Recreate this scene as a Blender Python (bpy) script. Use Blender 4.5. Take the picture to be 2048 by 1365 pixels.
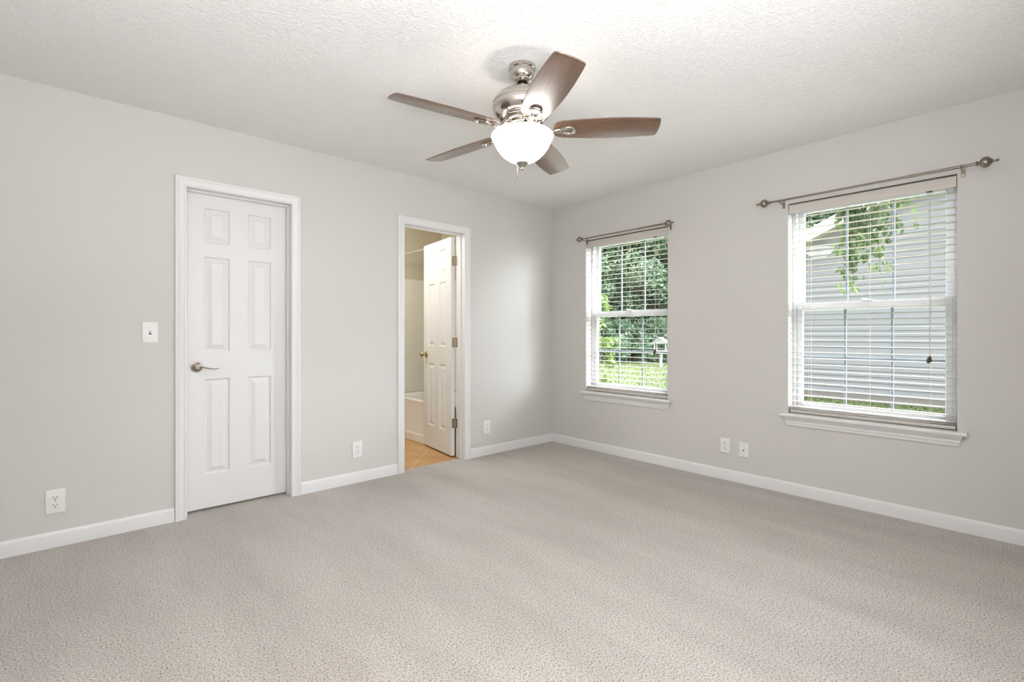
import bpy, bmesh, math, random
from mathutils import Vector, Matrix
S = bpy.context.scene
C = S.collection
PI = math.pi
R = math.radians
for o in list(bpy.data.objects):
    bpy.data.objects.remove(o)

# ------------------------------------------------------------------ camera, world, lights, exposure
cam = bpy.data.objects.new('camera', bpy.data.cameras.new('camera'))
C.objects.link(cam)
cam.location = (-3.7723, -3.5515, 1.130)
cam.rotation_euler = (R(90), 0, R(47.931 - 90))
cam.data.sensor_width = 36.0
cam.data.lens = 978.45 / 2048 * 36.0
cam.data.shift_y = -14.3 / 2048
cam.data.clip_start = 0.02
cam.data.clip_end = 200
S.camera = cam

S.view_settings.view_transform = 'Standard'
S.view_settings.look = 'None'
S.view_settings.gamma = 1
S.view_settings.use_curve_mapping = False
S.view_settings.exposure = 0.27

SKY = 2.4                                # overcast sky; brighter towards the veiled sun on the far side of the neighbour's roof
SKY_BRIGHT = 35.0
LAMP = 14.0
BOUNCE_FILL = 70.0
REAR_FILL = 42.0
world = bpy.data.worlds.new('overcast_sky')
S.world = world
world.use_nodes = True
wn = world.node_tree.nodes
wl = world.node_tree.links
bg = wn['Background']
tc = wn.new('ShaderNodeTexCoord')
dt = wn.new('ShaderNodeVectorMath')
dt.operation = 'DOT_PRODUCT'
dt.inputs[1].default_value = Vector((0.52, -0.55, 0.62)).normalized()
mr = wn.new('ShaderNodeMapRange')
mr.interpolation_type = 'SMOOTHSTEP'
mr.inputs['From Min'].default_value = 0.45
mr.inputs['From Max'].default_value = 0.95
mr.inputs['To Min'].default_value = SKY
mr.inputs['To Max'].default_value = SKY_BRIGHT
wl.new(tc.outputs['Generated'], dt.inputs[0])
wl.new(dt.outputs['Value'], mr.inputs['Value'])
wl.new(mr.outputs[0], bg.inputs['Strength'])
bg.inputs['Color'].default_value = (0.88, 0.925, 1.0, 1)


def area_light(name, loc, rot, sx_, sy_, power, color=(1, 1, 1), portal=False):
    d = bpy.data.lights.new(name, 'AREA')
    d.shape = 'RECTANGLE'
    d.size, d.size_y = sx_, sy_
    d.energy = power
    d.color = color
    if portal:
        d.cycles.is_portal = True
    o = bpy.data.objects.new(name, d)
    C.objects.link(o)
    o.location = loc
    o.rotation_euler = rot
    return o


def point_light(name, loc, power, color=(1, 1, 1), radius=0.08):
    d = bpy.data.lights.new(name, 'POINT')
    d.energy = power
    d.color = color
    d.shadow_soft_size = radius
    o = bpy.data.objects.new(name, d)
    C.objects.link(o)
    o.location = loc
    return o


# daylight portals on the two windows (guide the sky light, emit nothing)
for yc in (-0.905, -2.735):
    area_light('window_portal', (0.24, yc, 1.31), (0, R(90), 0), 1.55, 0.95, 1.0, portal=True)
# added fill light with no visible source, aimed up at the ceiling
area_light('ceiling_bounce_fill', (-3.65, -3.66, 1.22), (R(180), 0, 0), 0.4, 0.4, BOUNCE_FILL, (0.94, 0.945, 1.0))
# added daylight-coloured fill by the near wall, which has no window
area_light('near_wall_fill', (-2.6, -3.775, 1.10), (R(80), 0, 0), 2.0, 1.4, REAR_FILL, (0.90, 0.935, 1.0))
# the bathroom's own warm ceiling light
point_light('bathroom_light', (-2.1, 0.75, 2.2), 22.0, (0.95, 0.965, 1.0), 0.12)


# ------------------------------------------------------------------ materials
def srgb(r, g, b):
    def f(c):
        c /= 255.0
        return c / 12.92 if c <= 0.04045 else ((c + 0.055) / 1.055) ** 2.4
    return (f(r), f(g), f(b), 1)


def mat(name, col, rough=0.5, metal=0.0, spec=0.5, coat=0.0):
    m = bpy.data.materials.new(name)
    m.use_nodes = True
    b = m.node_tree.nodes['Principled BSDF']
    b.inputs['Base Color'].default_value = col
    b.inputs['Roughness'].default_value = rough
    b.inputs['Metallic'].default_value = metal
    b.inputs['Specular IOR Level'].default_value = spec
    b.inputs['Coat Weight'].default_value = coat
    b.inputs['Coat Roughness'].default_value = 0.3
    return m


def N(m, t, **kw):
    n = m.node_tree.nodes.new(t)
    for k, v in kw.items():
        setattr(n, k, v)
    return n


def L(m, a, b):
    m.node_tree.links.new(a, b)


def bsdf(m):
    return m.node_tree.nodes['Principled BSDF']


def noise_color(m, scale, cols, detail=3, stretch=None, coord='Object', rough=0.6, rot=(0, 0, 0)):
    t = N(m, 'ShaderNodeTexCoord')
    mp = N(m, 'ShaderNodeMapping')
    mp.inputs['Rotation'].default_value = rot
    if stretch:
        mp.inputs['Scale'].default_value = stretch
    n = N(m, 'ShaderNodeTexNoise')
    n.inputs['Scale'].default_value = scale
    n.inputs['Detail'].default_value = detail
    n.inputs['Roughness'].default_value = rough
    r = N(m, 'ShaderNodeValToRGB')
    el = r.color_ramp.elements
    el[0].position, el[0].color = cols[0]
    el[1].position, el[1].color = cols[-1]
    for p, c in cols[1:-1]:
        e = el.new(p)
        e.color = c
    L(m, t.outputs[coord], mp.inputs[0])
    L(m, mp.outputs[0], n.inputs['Vector'])
    L(m, n.outputs['Fac'], r.inputs[0])
    return n, r, mp


def bump(m, src, strength, dist):
    b = N(m, 'ShaderNodeBump')
    b.inputs['Strength'].default_value = strength
    b.inputs['Distance'].default_value = dist
    L(m, src, b.inputs['Height'])
    L(m, b.outputs[0], bsdf(m).inputs['Normal'])
    return b


M = {}
# wall paint: warm light grey, faint roller texture
m = M['wall'] = mat('wall_paint', srgb(211, 208, 203), 0.62, spec=0.3)
n, r, mp = noise_color(m, 260, [(0.0, (0, 0, 0, 1)), (1, (1, 1, 1, 1))], 2)
bump(m, n.outputs['Fac'], 0.10, 0.002)
# ceiling: white knock-down texture
m = M['ceiling'] = mat('ceiling_texture', srgb(241, 240, 237), 0.8, spec=0.2)
t = N(m, 'ShaderNodeTexCoord')
n1 = N(m, 'ShaderNodeTexNoise')
n1.inputs['Scale'].default_value = 46
n1.inputs['Detail'].default_value = 2.5
n1.inputs['Distortion'].default_value = 1.4
rr = N(m, 'ShaderNodeValToRGB')
rr.color_ramp.elements[0].position = 0.46
rr.color_ramp.elements[1].position = 0.60
L(m, t.outputs['Object'], n1.inputs['Vector'])
L(m, n1.outputs['Fac'], rr.inputs[0])
bump(m, rr.outputs[0], 0.42, 0.006)
# white semi-gloss paint
M['trim'] = mat('white_trim_paint', srgb(230, 229, 227), 0.32, spec=0.45)
M['door'] = mat('white_door_paint', srgb(229, 228, 226), 0.36, spec=0.45)
M['plate'] = mat('white_plastic', srgb(234, 232, 228), 0.28)
M['vinyl'] = mat('white_vinyl', srgb(214, 216, 220), 0.3)
M['grille'] = mat('shaded_white_grille', srgb(140, 146, 157), 0.4)  # white grille bars; their backlit shade is put into this grey
M['slat'] = mat('blind_slat_white', srgb(206, 199, 190), 0.38)
M['cord'] = mat('blind_cord', srgb(205, 203, 198), 0.8)
M['tassel'] = mat('tassel_wood', srgb(72, 58, 42), 0.5)
M['dark'] = mat('dark_slot', srgb(20, 18, 16), 0.6)
M['grey_screw'] = mat('painted_screw', srgb(205, 203, 198), 0.35)
M['nickel'] = mat('brushed_nickel', srgb(200, 194, 186), 0.10, metal=1.0)
M['satin_nickel'] = mat('satin_nickel', srgb(176, 168, 158), 0.30, metal=1.0)
M['pewter'] = mat('pewter_metal', srgb(150, 141, 130), 0.34, metal=1.0)
M['brass'] = mat('aged_brass', srgb(176, 160, 126), 0.28, metal=1.0)
M['hinge'] = mat('hinge_metal', srgb(180, 168, 148), 0.4, metal=1.0)
M['chrome'] = mat('chrome', srgb(225, 225, 225), 0.08, metal=1.0)
# carpet
m = M['carpet'] = mat('cut_pile_carpet', srgb(186, 174, 162), 0.95, spec=0.1)
b = bsdf(m)
b.inputs['Sheen Weight'].default_value = 0.25
b.inputs['Sheen Roughness'].default_value = 0.6
n1, r1, _ = noise_color(m, 150, [(0.30, srgb(84, 75, 66)), (0.45, srgb(194, 185, 175)),
                                 (0.58, srgb(220, 212, 204)), (0.75, srgb(232, 225, 218))], 2.5, rough=0.65)
n2, r2, _ = noise_color(m, 1.6, [(0.34, (0.86, 0.855, 0.85, 1)), (0.62, (1, 1, 1, 1))], 3,
                        stretch=(2.2, 0.55, 1), rot=(0, 0, R(28)))
mx = N(m, 'ShaderNodeMix', data_type='RGBA', blend_type='MULTIPLY')
mx.inputs[0].default_value = 1.0
L(m, r1.outputs[0], mx.inputs[6])
L(m, r2.outputs[0], mx.inputs[7])
L(m, mx.outputs[2], b.inputs['Base Color'])
bump(m, n1.outputs['Fac'], 0.9, 0.012)
# bathroom
M['bath_wall'] = mat('bathroom_wall_paint', srgb(210, 200, 174), 0.6, spec=0.3)
M['tub'] = mat('white_tub_enamel', srgb(244, 241, 234), 0.14)
m = M['surround'] = mat('tile_pattern_surround', srgb(238, 233, 218), 0.25)
t = N(m, 'ShaderNodeTexCoord')
bk = N(m, 'ShaderNodeTexBrick', offset=0.0)
bk.inputs['Color1'].default_value = srgb(240, 235, 222)
bk.inputs['Color2'].default_value = srgb(238, 233, 219)
bk.inputs['Mortar'].default_value = srgb(233, 228, 215)
bk.inputs['Scale'].default_value = 1.0
bk.inputs['Mortar Size'].default_value = 0.0016
bk.inputs['Brick Width'].default_value = 0.05
bk.inputs['Row Height'].default_value = 0.05
L(m, t.outputs['UV'], bk.inputs['Vector'])
L(m, bk.outputs['Color'], bsdf(m).inputs['Base Color'])
m = M['tile'] = mat('tan_floor_tile', srgb(190, 138, 84), 0.35)
t = N(m, 'ShaderNodeTexCoord')
mp = N(m, 'ShaderNodeMapping')
mp.inputs['Rotation'].default_value = (0, 0, R(45))
bk = N(m, 'ShaderNodeTexBrick', offset=0.0)
bk.inputs['Color1'].default_value = srgb(205, 160, 108)
bk.inputs['Color2'].default_value = srgb(196, 148, 96)
bk.inputs['Mortar'].default_value = srgb(222, 190, 146)
bk.inputs['Scale'].default_value = 1.0
bk.inputs['Mortar Size'].default_value = 0.005
bk.inputs['Brick Width'].default_value = 0.305
bk.inputs['Row Height'].default_value = 0.305
n1 = N(m, 'ShaderNodeTexNoise')
n1.inputs['Scale'].default_value = 7
n1.inputs['Detail'].default_value = 5
mx = N(m, 'ShaderNodeMix', data_type='RGBA', blend_type='OVERLAY')
mx.inputs[0].default_value = 0.35
L(m, t.outputs['Object'], mp.inputs[0])
L(m, mp.outputs[0], bk.inputs['Vector'])
L(m, t.outputs['Object'], n1.inputs['Vector'])
L(m, bk.outputs['Color'], mx.inputs[6])
L(m, n1.outputs['Fac'], mx.inputs[7])
L(m, mx.outputs[2], bsdf(m).inputs['Base Color'])
# walnut fan blade, satin lacquer
m = M['walnut'] = mat('walnut_blade', srgb(96, 66, 44), 0.42, coat=1.0)
n1, r1, _ = noise_color(m, 9, [(0.3, srgb(68, 49, 36)), (0.5, srgb(94, 68, 49)), (0.72, srgb(114, 85, 61))],
                        5, stretch=(1, 14, 6))
L(m, r1.outputs[0], bsdf(m).inputs['Base Color'])
# lit frosted bowl
m = M['bowl'] = bpy.data.materials.new('lit_frosted_glass')
m.use_nodes = True
b = bsdf(m)
b.inputs['Base Color'].default_value = srgb(250, 246, 240)
b.inputs['Roughness'].default_value = 0.35
b.inputs['Emission Color'].default_value = (1, 0.972, 0.935, 1)
b.inputs['Emission Strength'].default_value = LAMP
m = M['bowl_lip'] = mat('lit_glass_lip', srgb(250, 244, 238), 0.3)
bsdf(m).inputs['Emission Color'].default_value = (1, 0.95, 0.90, 1)
bsdf(m).inputs['Emission Strength'].default_value = 0.55
# window pane
m = M['glass'] = bpy.data.materials.new('window_glass')
m.use_nodes = True
nt = m.node_tree
nt.nodes.remove(bsdf(m))
tr = nt.nodes.new('ShaderNodeBsdfTransparent')
tr.inputs['Color'].default_value = (0.97, 0.985, 0.98, 1)
gl = nt.nodes.new('ShaderNodeBsdfGlossy')
gl.inputs['Roughness'].default_value = 0.0
fr = nt.nodes.new('ShaderNodeFresnel')
fr.inputs['IOR'].default_value = 1.5
ms = nt.nodes.new('ShaderNodeMixShader')
ge = nt.nodes.new('ShaderNodeNewGeometry')
mk = nt.nodes.new('ShaderNodeMath')
mk.operation = 'SUBTRACT'
mk.use_clamp = True
nt.links.new(fr.outputs[0], mk.inputs[0])
nt.links.new(ge.outputs['Backfacing'], mk.inputs[1])
nt.links.new(mk.outputs[0], ms.inputs[0])
nt.links.new(tr.outputs[0], ms.inputs[1])
nt.links.new(gl.outputs[0], ms.inputs[2])
nt.links.new(ms.outputs[0], nt.nodes['Material Output'].inputs['Surface'])


# outdoors
def leaf_mat(name, c0, c1, c2):
    m = mat(name, c1, 0.5, spec=0.3)
    n1, r1, _ = noise_color(m, 3.0, [(0.3, c0), (0.5, c1), (0.72, c2)], 4)
    b = bsdf(m)
    L(m, r1.outputs[0], b.inputs['Base Color'])
    tl = N(m, 'ShaderNodeBsdfTranslucent')
    L(m, r1.outputs[0], tl.inputs['Color'])
    ms = N(m, 'ShaderNodeMixShader')
    ms.inputs[0].default_value = 0.35
    L(m, b.outputs[0], ms.inputs[1])
    L(m, tl.outputs[0], ms.inputs[2])
    L(m, ms.outputs[0], m.node_tree.nodes['Material Output'].inputs['Surface'])
    return m


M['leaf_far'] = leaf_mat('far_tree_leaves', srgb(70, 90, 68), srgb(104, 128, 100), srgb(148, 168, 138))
M['leaf_near'] = leaf_mat('near_tree_leaves', srgb(52, 68, 42), srgb(78, 96, 58), srgb(112, 126, 78))
M['leaf_shrub'] = leaf_mat('shrub_leaves', srgb(62, 82, 46), srgb(96, 118, 62), srgb(136, 152, 90))
M['bark'] = mat('bark', srgb(78, 66, 56), 0.9)
n1, r1, _ = noise_color(M['bark'], 14, [(0.3, srgb(54, 46, 40)), (0.7, srgb(98, 86, 74))], 4, stretch=(1, 1, 0.2))
L(M['bark'], r1.outputs[0], bsdf(M['bark']).inputs['Base Color'])
m = M['lawn'] = mat('lawn', srgb(96, 126, 52), 0.9)
n1, r1, _ = noise_color(m, 1.2, [(0.3, srgb(60, 70, 36)), (0.5, srgb(78, 88, 44)), (0.7, srgb(92, 99, 58))], 8,
                        rough=0.75)
L(m, r1.outputs[0], bsdf(m).inputs['Base Color'])
M['grass'] = mat('grass_blades', srgb(76, 90, 42), 0.7)
M['siding'] = mat('pale_grey_siding', srgb(137, 136, 138), 0.5)
M['house_trim'] = mat('house_white_trim', srgb(222, 224, 226), 0.5)
M['soffit'] = mat('soffit_cream', srgb(190, 186, 172), 0.6)
M['shingle'] = mat('shingle', srgb(120, 116, 112), 0.9)
M['feeder'] = mat('white_painted_wood', srgb(200, 202, 204), 0.6)


# ------------------------------------------------------------------ mesh helpers
def new():
    return bmesh.new()


def box(bm, lo, hi, bev=0.0, seg=2):
    lo = Vector(lo)
    hi = Vector(hi)
    r = bmesh.ops.create_cube(bm, size=1.0)
    vs = r['verts']
    for v in vs:
        v.co = Vector(((lo[i] + hi[i]) / 2 + v.co[i] * (hi[i] - lo[i])) for i in range(3))
    if bev > 0:
        es = list({e for v in vs for e in v.link_edges})
        bmesh.ops.bevel(bm, geom=es, offset=bev, segments=seg, affect='EDGES', profile=0.5)
    return vs


def lathe(bm, prof, seg=32, center=(0, 0, 0), axis='Z', closed=False):
    """prof: list of (radius, height) revolved around an axis."""
    cx = Vector(center)
    rings = []
    for (r, h) in prof:
        ring = []
        if r < 1e-6:
            pts = [(0, 0)]
        else:
            pts = [(r * math.cos(2 * PI * i / seg), r * math.sin(2 * PI * i / seg)) for i in range(seg)]
        for (a, b_) in pts:
            if axis == 'Z':
                p = (a, b_, h)
            elif axis == 'X':
                p = (h, a, b_)
            else:
                p = (b_, h, a)
            ring.append(bm.verts.new(cx + Vector(p)))
        rings.append(ring)
    pairs = list(zip(rings, rings[1:]))
    if closed:
        pairs.append((rings[-1], rings[0]))
    for A, B in pairs:
        if len(A) == 1 and len(B) == 1:
            continue
        for i in range(seg):
            j = (i + 1) % seg
            if len(A) == 1:
                bm.faces.new((A[0], B[i], B[j]))
            elif len(B) == 1:
                bm.faces.new((A[i], A[j], B[0]))
            else:
                bm.faces.new((A[i], A[j], B[j], B[i]))
    return rings


def tube(bm, pts, rad, seg=8, closed=False, flat=1.0, cap=True):
    """tube along a polyline; rad is a number or a list; flat squashes the second axis."""
    pts = [Vector(p) for p in pts]
    n = len(pts)
    rads = rad if isinstance(rad, (list, tuple)) else [rad] * n
    rings = []
    prev = None
    for i in range(n):
        if closed:
            d = pts[(i + 1) % n] - pts[i - 1]
        else:
            d = pts[min(i + 1, n - 1)] - pts[max(i - 1, 0)]
        d.normalize()
        if prev is None:
            up = Vector((0, 0, 1)) if abs(d.z) < 0.9 else Vector((1, 0, 0))
            u = d.cross(up).normalized()
        else:
            u = (prev - d * prev.dot(d)).normalized()
        prev = u
        w = u.cross(d).normalized()
        rings.append([bm.verts.new(pts[i] + (u * math.cos(2 * PI * k / seg) + w * math.sin(2 * PI * k / seg) * flat) * rads[i])
                      for k in range(seg)])
    pr = list(zip(rings, rings[1:]))
    if closed:
        pr.append((rings[-1], rings[0]))
    for A, B in pr:
        for k in range(seg):
            j = (k + 1) % seg
            bm.faces.new((A[k], A[j], B[j], B[k]))
    if cap and not closed:
        bm.faces.new(rings[0])
        bm.faces.new(list(reversed(rings[-1])))


def prism(bm, poly, axis, a, b):
    """extrude a 2D polygon along axis ('X': poly in (y,z); 'Y': (x,z); 'Z': (x,y)) from a to b."""
    def P(p, t):
        return {'X': (t, p[0], p[1]), 'Y': (p[0], t, p[1]), 'Z': (p[0], p[1], t)}[axis]
    A = [bm.verts.new(P(p, a)) for p in poly]
    B = [bm.verts.new(P(p, b)) for p in poly]
    bm.faces.new(A)
    bm.faces.new(list(reversed(B)))
    n = len(poly)
    for i in range(n):
        j = (i + 1) % n
        bm.faces.new((A[i], B[i], B[j], A[j]))


def obj(name, bm, m, parent=None, smooth=30, loc=None, weld=False):
    if weld:
        bmesh.ops.remove_doubles(bm, verts=bm.verts, dist=1e-5)
    bmesh.ops.recalc_face_normals(bm, faces=bm.faces)
    if smooth:
        lim = R(smooth)
        for f in bm.faces:
            f.smooth = True
        for e in bm.edges:
            if len(e.link_faces) == 2:
                e.smooth = e.calc_face_angle(0) < lim
            else:
                e.smooth = False
    me = bpy.data.meshes.new(name)
    bm.to_mesh(me)
    bm.free()
    if isinstance(m, str):
        m = M[m]
    me.materials.append(m)
    o = bpy.data.objects.new(name, me)
    C.objects.link(o)
    if parent is not None:
        o.parent = parent
    if loc is not None:
        o.location = loc
    return o


def struct(name, bm, m, parent=None, smooth=30):
    o = obj(name, bm, m, parent, smooth)
    if parent is None:
        o['kind'] = 'structure'
    return o


def tag(o, label, cat, group=None):
    o['label'] = label
    o['category'] = cat
    if group:
        o['group'] = group
    return o


def empty(name, loc=(0, 0, 0), rotz=0.0):
    o = bpy.data.objects.new(name, None)
    C.objects.link(o)
    o.location = loc
    o.rotation_euler = (0, 0, rotz)
    o.empty_display_size = 0.05
    return o


def thing(name, label, cat, loc=(0, 0, 0), rotz=0.0, group=None):
    return tag(empty(name, loc, rotz), label, cat, group)


def sempty(name, loc=(0, 0, 0), rotz=0.0):
    o = empty(name, loc, rotz)
    o['kind'] = 'structure'
    return o


# ------------------------------------------------------------------ room shell
XW, YS, HC = -4.30, -3.80, 2.44          # far-left wall x, near wall y, ceiling height
WT = 0.115                               # partition thickness
RT = 0.165                               # outside wall thickness
D1 = (-3.264, -2.616)                    # rough openings of the two doors in the left wall
D2 = (-1.772, -1.128)
DH = 2.048
W1 = (-1.350, -0.460)                    # window openings in the right wall (y)
W2 = (-3.180, -2.290)
WZ0, WZ1 = 0.560, 2.050
BX0, BX1, BY1 = -2.35, -0.31, 1.61       # bathroom

# left wall (y from 0 to WT)
bm = new()
for (a, b_, z0) in ((XW, D1[0], 0), (D1[1], D2[0], 0), (D2[1], 0.0, 0), (D1[0], D1[1], DH), (D2[0], D2[1], DH)):
    box(bm, (a, 0, z0), (b_, WT, HC))
struct('wall_left', bm, 'wall')
# right wall with the two windows
bm = new()
ys = [YS, W2[0], W2[1], W1[0], W1[1], WT]
for i, (a, b_) in enumerate(zip(ys, ys[1:])):
    if i % 2 == 0:
        box(bm, (0, a, -0.35), (RT, b_, HC))
    else:
        box(bm, (0, a, -0.35), (RT, b_, WZ0))
        box(bm, (0, a, WZ1), (RT, b_, HC))
struct('wall_right', bm, 'wall')
bm = new()
box(bm, (XW - 0.12, YS - 0.12, 0), (XW, WT, HC))
struct('wall_rear', bm, 'wall')
bm = new()
box(bm, (XW, YS - 0.12, 0), (RT, YS, HC))
struct('wall_near', bm, 'wall')
# floor (carpet) and ceiling
bm = new()
box(bm, (XW, YS, -0.12), (0, 0, 0))
box(bm, (D2[0], 0, -0.12), (D2[1], 0.062, 0.0))
box(bm, (D1[0], 0, -0.12), (D1[1], 0.9, 0.0))
struct('floor', bm, 'carpet')
bm = new()
box(bm, (XW - 0.12, YS - 0.12, HC), (RT, BY1 + 0.12, HC + 0.15))
struct('ceiling', bm, 'ceiling')
# bathroom and closet shell behind the left wall
bm = new()
box(bm, (BX0, 0.062, -0.12), (BX1, BY1, -0.004))
struct('floor_bathroom', bm, 'tile')
bm = new()
box(bm, (XW - 0.12, BY1, -0.12), (RT, BY1 + 0.12, HC))
struct('wall_bathroom_end', bm, 'bath_wall')
bm = new()
box(bm, (BX1, WT, -0.12), (RT, BY1, HC))
struct('wall_bathroom_side', bm, 'bath_wall')
bm = new()
box(bm, (BX0 - 0.1, WT, -0.12), (BX0, BY1, HC))
struct('wall_bathroom_partition', bm, 'bath_wall')
bm = new()
box(bm, (XW - 0.12, 0.9, -0.12), (BX0 - 0.1, 1.0, HC))
box(bm, (XW - 0.12, WT, -0.12), (XW, 0.9, HC))
struct('wall_closet', bm, 'bath_wall')


# ------------------------------------------------------------------ baseboards
def base_profile(h=0.083, t=0.013):
    return [(0, 0), (t, 0), (t, h - 0.016), (t - 0.002, h - 0.009), (t - 0.006, h - 0.003), (t - 0.009, h), (0, h)]


bm = new()
CAS = 0.060
for (a, b_) in ((XW, D1[0] + 0.018 - CAS - 0.002), (D1[1] - 0.018 + CAS + 0.002, D2[0] + 0.018 - CAS - 0.002),
                (D2[1] - 0.018 + CAS + 0.002, -0.0)):
    prism(bm, [(-y, z) for y, z in base_profile()], 'X', a, b_)
struct('baseboard_left', bm, 'trim')
bm = new()
prism(bm, [(-x, z) for x, z in base_profile()], 'Y', YS, -0.0135)
struct('baseboard_right', bm, 'trim')
bm = new()
prism(bm, [(XW + x, z) for x, z in base_profile()], 'Y', YS, -0.0135)
struct('baseboard_rear', bm, 'trim')
bm = new()
prism(bm, [(YS + y, z) for y, z in base_profile()], 'X', XW + 0.0135, -0.0135)
struct('baseboard_near', bm, 'trim')


# ------------------------------------------------------------------ doors
CPROF = [(0, 0), (0, 0.010), (0.003, 0.0125), (0.010, 0.0125), (0.014, 0.0095), (0.019, 0.0100), (0.034, 0.0150),
         (0.040, 0.0172), (0.044, 0.0148), (0.047, 0.0172), (0.054, 0.0182), (0.058, 0.0165), (CAS, 0.0125), (CAS, 0)]


def casing_mesh(xl, xr, zt, side=-1, y0=0.0):
    """mitred colonial casing round an opening; inner edge at xl, xr, zt."""
    bm = new()
    rows = []
    for (d, t) in CPROF:
        y = y0 + side * t
        rows.append([bm.verts.new(p) for p in ((xl - d, y, 0), (xl - d, y, zt + d), (xr + d, y, zt + d), (xr + d, y, 0))])
    for A, B in zip(rows, rows[1:]):
        for i in range(3):
            bm.faces.new((A[i], A[i + 1], B[i + 1], B[i]))
    A, B = rows[0], rows[-1]
    for i in range(3):
        bm.faces.new((A[i], A[i + 1], B[i + 1], B[i]))
    bm.faces.new([r_[0] for r_ in rows])
    bm.faces.new([r_[3] for r_ in rows])
    return bm


def jamb_mesh(x0, x1, zt, stop_y, stop_w=0.034):
    bm = new()
    j = 0.018
    box(bm, (x0, 0.0, 0), (x0 + j, WT, zt))
    box(bm, (x1 - j, 0.0, 0), (x1, WT, zt))
    box(bm, (x0 + j, 0.0, zt - j), (x1 - j, WT, zt))
    # door stop
    s = 0.011
    box(bm, (x0 + j, stop_y - stop_w, 0), (x0 + j + s, stop_y, zt - j - s), 0.002)
    box(bm, (x1 - j - s, stop_y - stop_w, 0), (x1 - j, stop_y, zt - j - s), 0.002)
    box(bm, (x0 + j, stop_y - stop_w, zt - j - s), (x1 - j, stop_y, zt - j), 0.002)
    return bm


LW, LH, LT = 0.606, 2.008, 0.035          # door leaf width, height, thickness
PX = ((0.104, 0.249), (0.357, 0.502))
PZ = ((0.215, 0.825), (1.000, 1.607), (1.695, 1.918))


def leaf_mesh():
    """six-panel moulded door, x 0..LW, z 0..LH, y 0..LT."""
    bm = new()
    xs = sorted({0, LW} | {v for p in PX for v in p})
    zs = sorted({0, LH} | {v for p in PZ for v in p})
    prof = [(0.0, 0.0), (0.004, 0.0040), (0.007, 0.0120), (0.012, 0.0130), (0.041, 0.0015), (0.0425, 0.0005)]
    for yf, sgn in ((0.0, 1), (LT, -1)):
        for i in range(len(xs) - 1):
            for k in range(len(zs) - 1):
                x0, x1, z0, z1 = xs[i], xs[i + 1], zs[k], zs[k + 1]
                if (x0, x1) in PX and (z0, z1) in PZ:
                    loops = []
                    for (d, t) in prof:
                        y = yf + sgn * t
                        loops.append([bm.verts.new(p) for p in ((x0 + d, y, z0 + d), (x1 - d, y, z0 + d),
                                                                (x1 - d, y, z1 - d), (x0 + d, y, z1 - d))])
                    for A, B in zip(loops, loops[1:]):
                        for q in range(4):
                            w = (q + 1) % 4
                            bm.faces.new((A[q], A[w], B[w], B[q]))
                    bm.faces.new(loops[-1])
                else:
                    bm.faces.new([bm.verts.new(p) for p in ((x0, yf, z0), (x1, yf, z0), (x1, yf, z1), (x0, yf, z1))])
    for (a, b_) in (((0, 0), (LW, 0)), ((LW, 0), (LW, LH)), ((LW, LH), (0, LH)), ((0, LH), (0, 0))):
        bm.faces.new([bm.verts.new(p) for p in ((a[0], 0, a[1]), (b_[0], 0, b_[1]), (b_[0], LT, b_[1]), (a[0], LT, a[1]))])
    return bm


def hinge(parent, z, pin, a_dir, b_dir):
    """butt hinge: a knuckle at pin and two leaves along the two directions."""
    h = empty('hinge', (pin[0], pin[1], z))
    h.parent = parent
    bm = new()
    for k in range(5):
        z0 = -0.045 + k * 0.018
        lathe(bm, [(0, z0 + 0.0006), (0.0058, z0 + 0.0006), (0.0062, z0 + 0.002), (0.0062, z0 + 0.016),
                   (0.0058, z0 + 0.0174), (0, z0 + 0.0174)], 14)
    lathe(bm, [(0, 0.050), (0.003, 0.0495), (0.0048, 0.047), (0.0048, 0.0455), (0, 0.0455)], 12)
    obj('knuckle', bm, 'hinge', h)
    for d, n_ in ((a_dir, 1), (b_dir, 2)):
        d = Vector((d[0], d[1], 0)).normalized()
        u = Vector((-d.y, d.x, 0))
        bm = new()
        vs = box(bm, (0.003, -0.001, -0.0445), (0.034, 0.0012, 0.0445), 0.0008, 1)
        for v in bm.verts:
            v.co = d * v.co.x + u * v.co.y + Vector((0, 0, v.co.z))
        lf = obj('hinge_leaf', bm, 'hinge', h)
        bm = new()
        for (sx_, sz) in ((0.013, 0.034), (0.026, 0.0), (0.013, -0.034)):
            rings = lathe(bm, [(0, -0.0022), (0.0034, -0.0022), (0.0034, 0.0026), (0, 0.0026)], 10, (0, 0, 0), 'Y')
            for ring in rings:
                for v in ring:
                    v.co = d * (v.co.x + sx_) + u * v.co.y + Vector((0, 0, v.co.z + sz))
        obj('hinge_screw', bm, 'dark', h)
    return h


# ---- door 1: closed, lever handle
d1 = sempty('door_1')
XL, XR = D1[0] + 0.018, D1[1] - 0.018
obj('door_casing', casing_mesh(XL - 0.0, XR + 0.0, DH - 0.018), 'trim', d1)
obj('door_jamb', jamb_mesh(D1[0], D1[1], DH, 0.078), 'trim', d1)
lf = obj('door_leaf', leaf_mesh(), 'door', d1, weld=True, loc=(XL + 0.003, 0.0795, 0.016))
HX, HZ = 0.062, 0.906                       # handle position on the leaf
bm = new()
lathe(bm, [(0, 0.0), (0.034, 0.0), (0.0345, -0.003), (0.033, -0.006), (0.030, -0.0065), (0.0295, -0.010), (0.026, -0.0115),
           (0.0245, -0.0105), (0.0235, -0.0145), (0.019, -0.0165), (0.0175, -0.0155), (0.0165, -0.021), (0.012, -0.023),
           (0.011, -0.040), (0.0115, -0.052), (0, -0.053)], 36, (HX, 0, HZ), 'Y')
obj('handle_rosette', bm, 'satin_nickel', lf)
bm = new()
pts = []
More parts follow.
